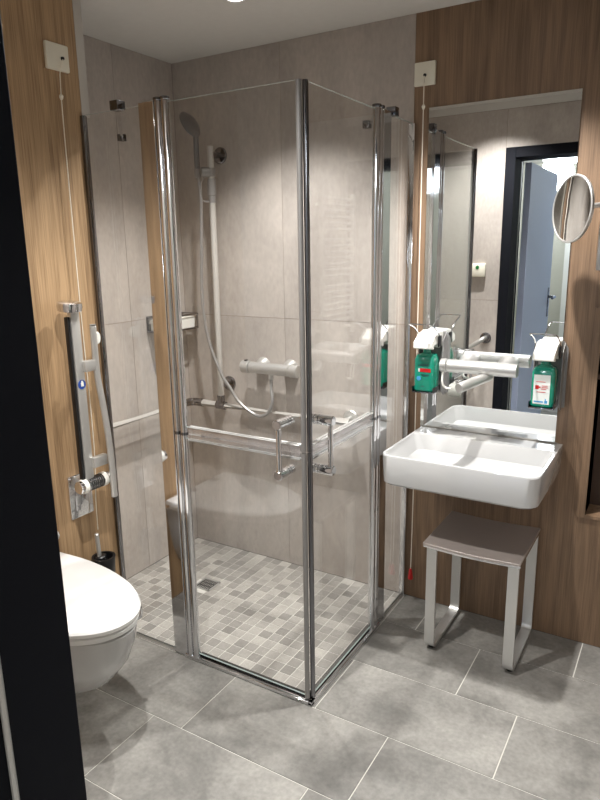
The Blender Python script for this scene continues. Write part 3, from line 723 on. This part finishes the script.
# stool
sl = thing('shower_stool', 'low stool with grey curved seat and flat silver legs under the washbasin', 'stool', (1.59, -.18, 0))
X0, X1, Y0, Y1 = 1.410, 1.764, -.362, -.020
mb = MB(); n = 12; top = []; bot = []
for k in range(n+1):
    u = k/n; x = X0+(X1-X0)*u; zz = .455-.007*math.sin(PI*u)
    top.append((x, Y0, zz)); bot.append((x, Y0, zz-.010))
mb.prism(bot+list(reversed(top)), (0, Y1-Y0, 0)); build('seat', mb, M['grey_seat'], sl, bevel=.002)
mb = MB()
b1 = [(p[0], Y0+.006, p[2]-.0005) for p in bot]; b2 = [(p[0], Y0+.006, p[2]-.010) for p in bot]
mb.prism(b2+list(reversed(b1)), (0, Y1-Y0-.012, 0)); build('seat_frame', mb, M['chrome'], sl, bevel=.001)
for (xa, xb) in ((1.424, 1.462), (1.722, 1.760)):
    def prof(off):
        y0, y1, z0, z1, rr = Y0+.008+off, Y1-.008-off, .012+off, .436, .035-off
        pts = [(y0, z1)]
        for k in range(7): a = PI+k/6*PI/2; pts.append((y0+rr+rr*math.cos(a), z0+rr+rr*math.sin(a)))
        for k in range(7): a = 1.5*PI+k/6*PI/2; pts.append((y1-rr+rr*math.cos(a), z0+rr+rr*math.sin(a)))
        pts.append((y1, z1)); return pts
    o, i = prof(0), prof(.010)
    mb = MB()
    A = [mb.bm.verts.new((xa, *p)) for p in o]; B = [mb.bm.verts.new((xa, *p)) for p in i]; A2 = [mb.bm.verts.new((xb, *p)) for p in o]; B2 = [mb.bm.verts.new((xb, *p)) for p in i]
    for k in range(len(A)-1):
        for q in ((A[k], A[k+1], B[k+1], B[k]), (A2[k], B2[k], B2[k+1], A2[k+1]), (A[k], A2[k], A2[k+1], A[k+1]), (B[k], B[k+1], B2[k+1], B2[k])): mb.bm.faces.new(q)
    for k in (0, -1): mb.bm.faces.new((A[k], B[k], B2[k], A2[k]))
    lg = build('leg', mb, M['satin'], sl)
    for y in (Y0+.05, Y1-.05):
        mb = MB(); mb.rod(((xa+xb)/2, y, 0), ((xa+xb)/2, y, .0125), .013, n=14, cham=.001); build('rubber_foot', mb, M['black_pl'], lg)

# ------------------------------------------------------------------ things seen in the mirror / glass
sw = thing('wall_call_button', 'small cream wall box with green button beside the doorway, seen in mirror', 'wall switch', (.98, YF, 1.37))
mb = MB(); mb.box((.935, YF, 1.328), (1.021, YF+.03, 1.412), bevel=.006); build('housing', mb, M['cream_pl'], sw)
mb = MB(); mb.lathe((.973, YF+.030, 1.388), (0, 1, 0), [(0, .012), (.003, .011), (.003, 0)], n=20); build('green_button', mb, M['green_led'], sw)
gb = thing('grab_bar', 'short slanted chrome grab bar next to the doorway, seen in the mirror', 'grab bar', (.95, YF, .86))
mb = MB(); mb.tube([(1.04, YF+.0, .935), (1.04, YF+.06, .935), (1.02, YF+.085, .92), (.78, YF+.085, .76), (.74, YF+.06, .735), (.74, YF, .73)], .0155, n=16, sm=4); build('bar', mb, M['satin'], gb)
for x, z in ((1.04, .935), (.74, .73)):
    mb = MB(); flange(mb, (x, YF, z), (0, 1, 0)); build('wall_flange', mb, M['chrome_dark'], gb)
rh = thing('roll_holder', 'white toilet paper roll on chrome hook holder, seen in the mirror', 'toilet roll', (.90, YF, .58))
mb = MB(); mb.rod((.97, YF, .60), (.97, YF+.08, .60), .006, n=10); mb.rod((.974, YF+.08, .60), (.83, YF+.08, .60), .006, n=10); build('holder_arm', mb, M['chrome'], rh)
mb = MB(); mb.lathe((.84, YF+.08, .588), (1, 0, 0), [(0, .02), (0, .052), (.105, .052), (.105, .02), (.0, .02)], n=32); build('paper_roll', mb, M['white_pl'], rh)

rd = thing('towel_radiator', 'white ladder towel radiator on the right wall, reflected in shower glass', 'radiator', (XR, -1.50, 1.4))
RX = 2.30
for y in (-1.27, -1.71):
    mb = MB(); mb.box((RX-.015, y-.015, .93), (RX+.015, y+.015, 1.88), bevel=.004); build('side_rail', mb, M['rad'], rd)
zz = 1.84
for g in (6, 7, 7):
    for k in range(g):
        mb = MB(); mb.rod((RX-.005, -1.27, zz), (RX-.005, -1.71, zz), .0115, n=12); build('rung', mb, M['rad'], rd); zz -= .039
    zz -= .03
for y in (-1.30, -1.68):
    for z in (.98, 1.80):
        mb = MB(); mb.rod((RX, y, z), (XR, y, z), .01, n=10); build('bracket', mb, M['white_pl'], rd)

# ------------------------------------------------------------------ lights
LG = 'recessed ceiling spotlights'
def downlight(x, y, e, lab, z=H, size=106, mat='lamp', col=(1, .975, .95), blend=.4):
    t = thing('downlight', lab, 'ceiling light', (x, y, z), LG)
    mb = MB(); mb.lathe((x, y, z), (0, 0, -1), [(0, .030), (0, .045), (.003, .044), (.004, .036), (.001, .032), (.001, .030)], n=32); build('trim_ring', mb, M['satin'], t)
    mb = MB(); mb.lathe((x, y, z-.0005), (0, 0, -1), [(0, .030), (.001, .030), (.0012, 0)], n=24); build('lamp_face', mb, M[mat], t)
    ld = bpy.data.lights.new('spot_light', 'SPOT'); ld.energy = e*2.3; ld.spot_size = math.radians(size); ld.spot_blend = blend; ld.shadow_soft_size = .022; ld.color = col
    lo = bpy.data.objects.new('spot_light', ld); COL.objects.link(lo); lo.parent = t; lo.location = (0, 0, -.008)
    return t
downlight(.731, -.495, 54, 'recessed ceiling spotlight above the shower floor', blend=.75)
downlight(1.58, -.44, 56, 'recessed ceiling spotlight above the washbasin', blend=.6)
downlight(1.08, -1.43, 54, 'recessed ceiling spotlight near the toilet', size=122, blend=.9)
downlight(2.0, -1.43, 7, 'added fill spotlight brightening the foreground in front of the doorway')  # added fill, keeps the right oak wall and foreground from going dark
cl_ = thing('corridor_ceiling_lamp', 'round white corridor ceiling lamp, seen in the mirror', 'ceiling light', (.95, -4.6, H))
mb = MB(); mb.lathe((.95, -4.6, H), (0, 0, -1), [(0, .20), (.05, .19), (.07, .15), (.075, 0)], n=36); build('lamp_cover', mb, M['lamp2'], cl_)
for (x, y, e) in ((.95, -4.3, 34), (2.6, -3.9, 26)):  # first serves the lamp; second has no fixture, added to brighten the leaf
    ld = bpy.data.lights.new('corridor_lamp_and_leaf_fill', 'POINT'); ld.energy = e; ld.shadow_soft_size = .15; ld.color = (.86, .93, 1)
    lo = bpy.data.objects.new('corridor_lamp_and_leaf_fill', ld); COL.objects.link(lo); lo.location = (x, y, H-.2)

w = bpy.data.worlds.new('world'); S.world = w; w.use_nodes = True
w.node_tree.nodes['Background'].inputs[0].default_value = (.5, .5, .5, 1); w.node_tree.nodes['Background'].inputs[1].default_value = .05

# ------------------------------------------------------------------ camera
yaw, pitch, roll, f = -.5445, -.233, -.016, 647.87
fw = V(math.sin(yaw)*math.cos(pitch), math.cos(yaw)*math.cos(pitch), math.sin(pitch))
r_ = V(math.cos(yaw), -math.sin(yaw), 0); u_ = r_.cross(fw)
c_, s_ = math.cos(roll), math.sin(roll)
r2 = r_*c_+u_*s_; u2 = -r_*s_+u_*c_
mt = Matrix((r2, u2, -fw)).transposed().to_4x4(); mt.translation = V(2.1796, -2.5016, 1.5375)
cd = bpy.data.cameras.new('camera'); cam = bpy.data.objects.new('camera', cd); COL.objects.link(cam)
cam.matrix_world = mt
cd.sensor_fit = 'VERTICAL'; cd.sensor_height = 36; cd.lens = f/800*36; cd.clip_start = .01
S.camera = cam
S.view_settings.view_transform = 'Standard'; S.view_settings.look = 'None'
S.view_settings.exposure = 0.22
S.cycles.max_bounces = 12; S.cycles.diffuse_bounces = 5; S.cycles.glossy_bounces = 8; S.cycles.transparent_max_bounces = 24
S.cycles.sample_clamp_indirect = 6
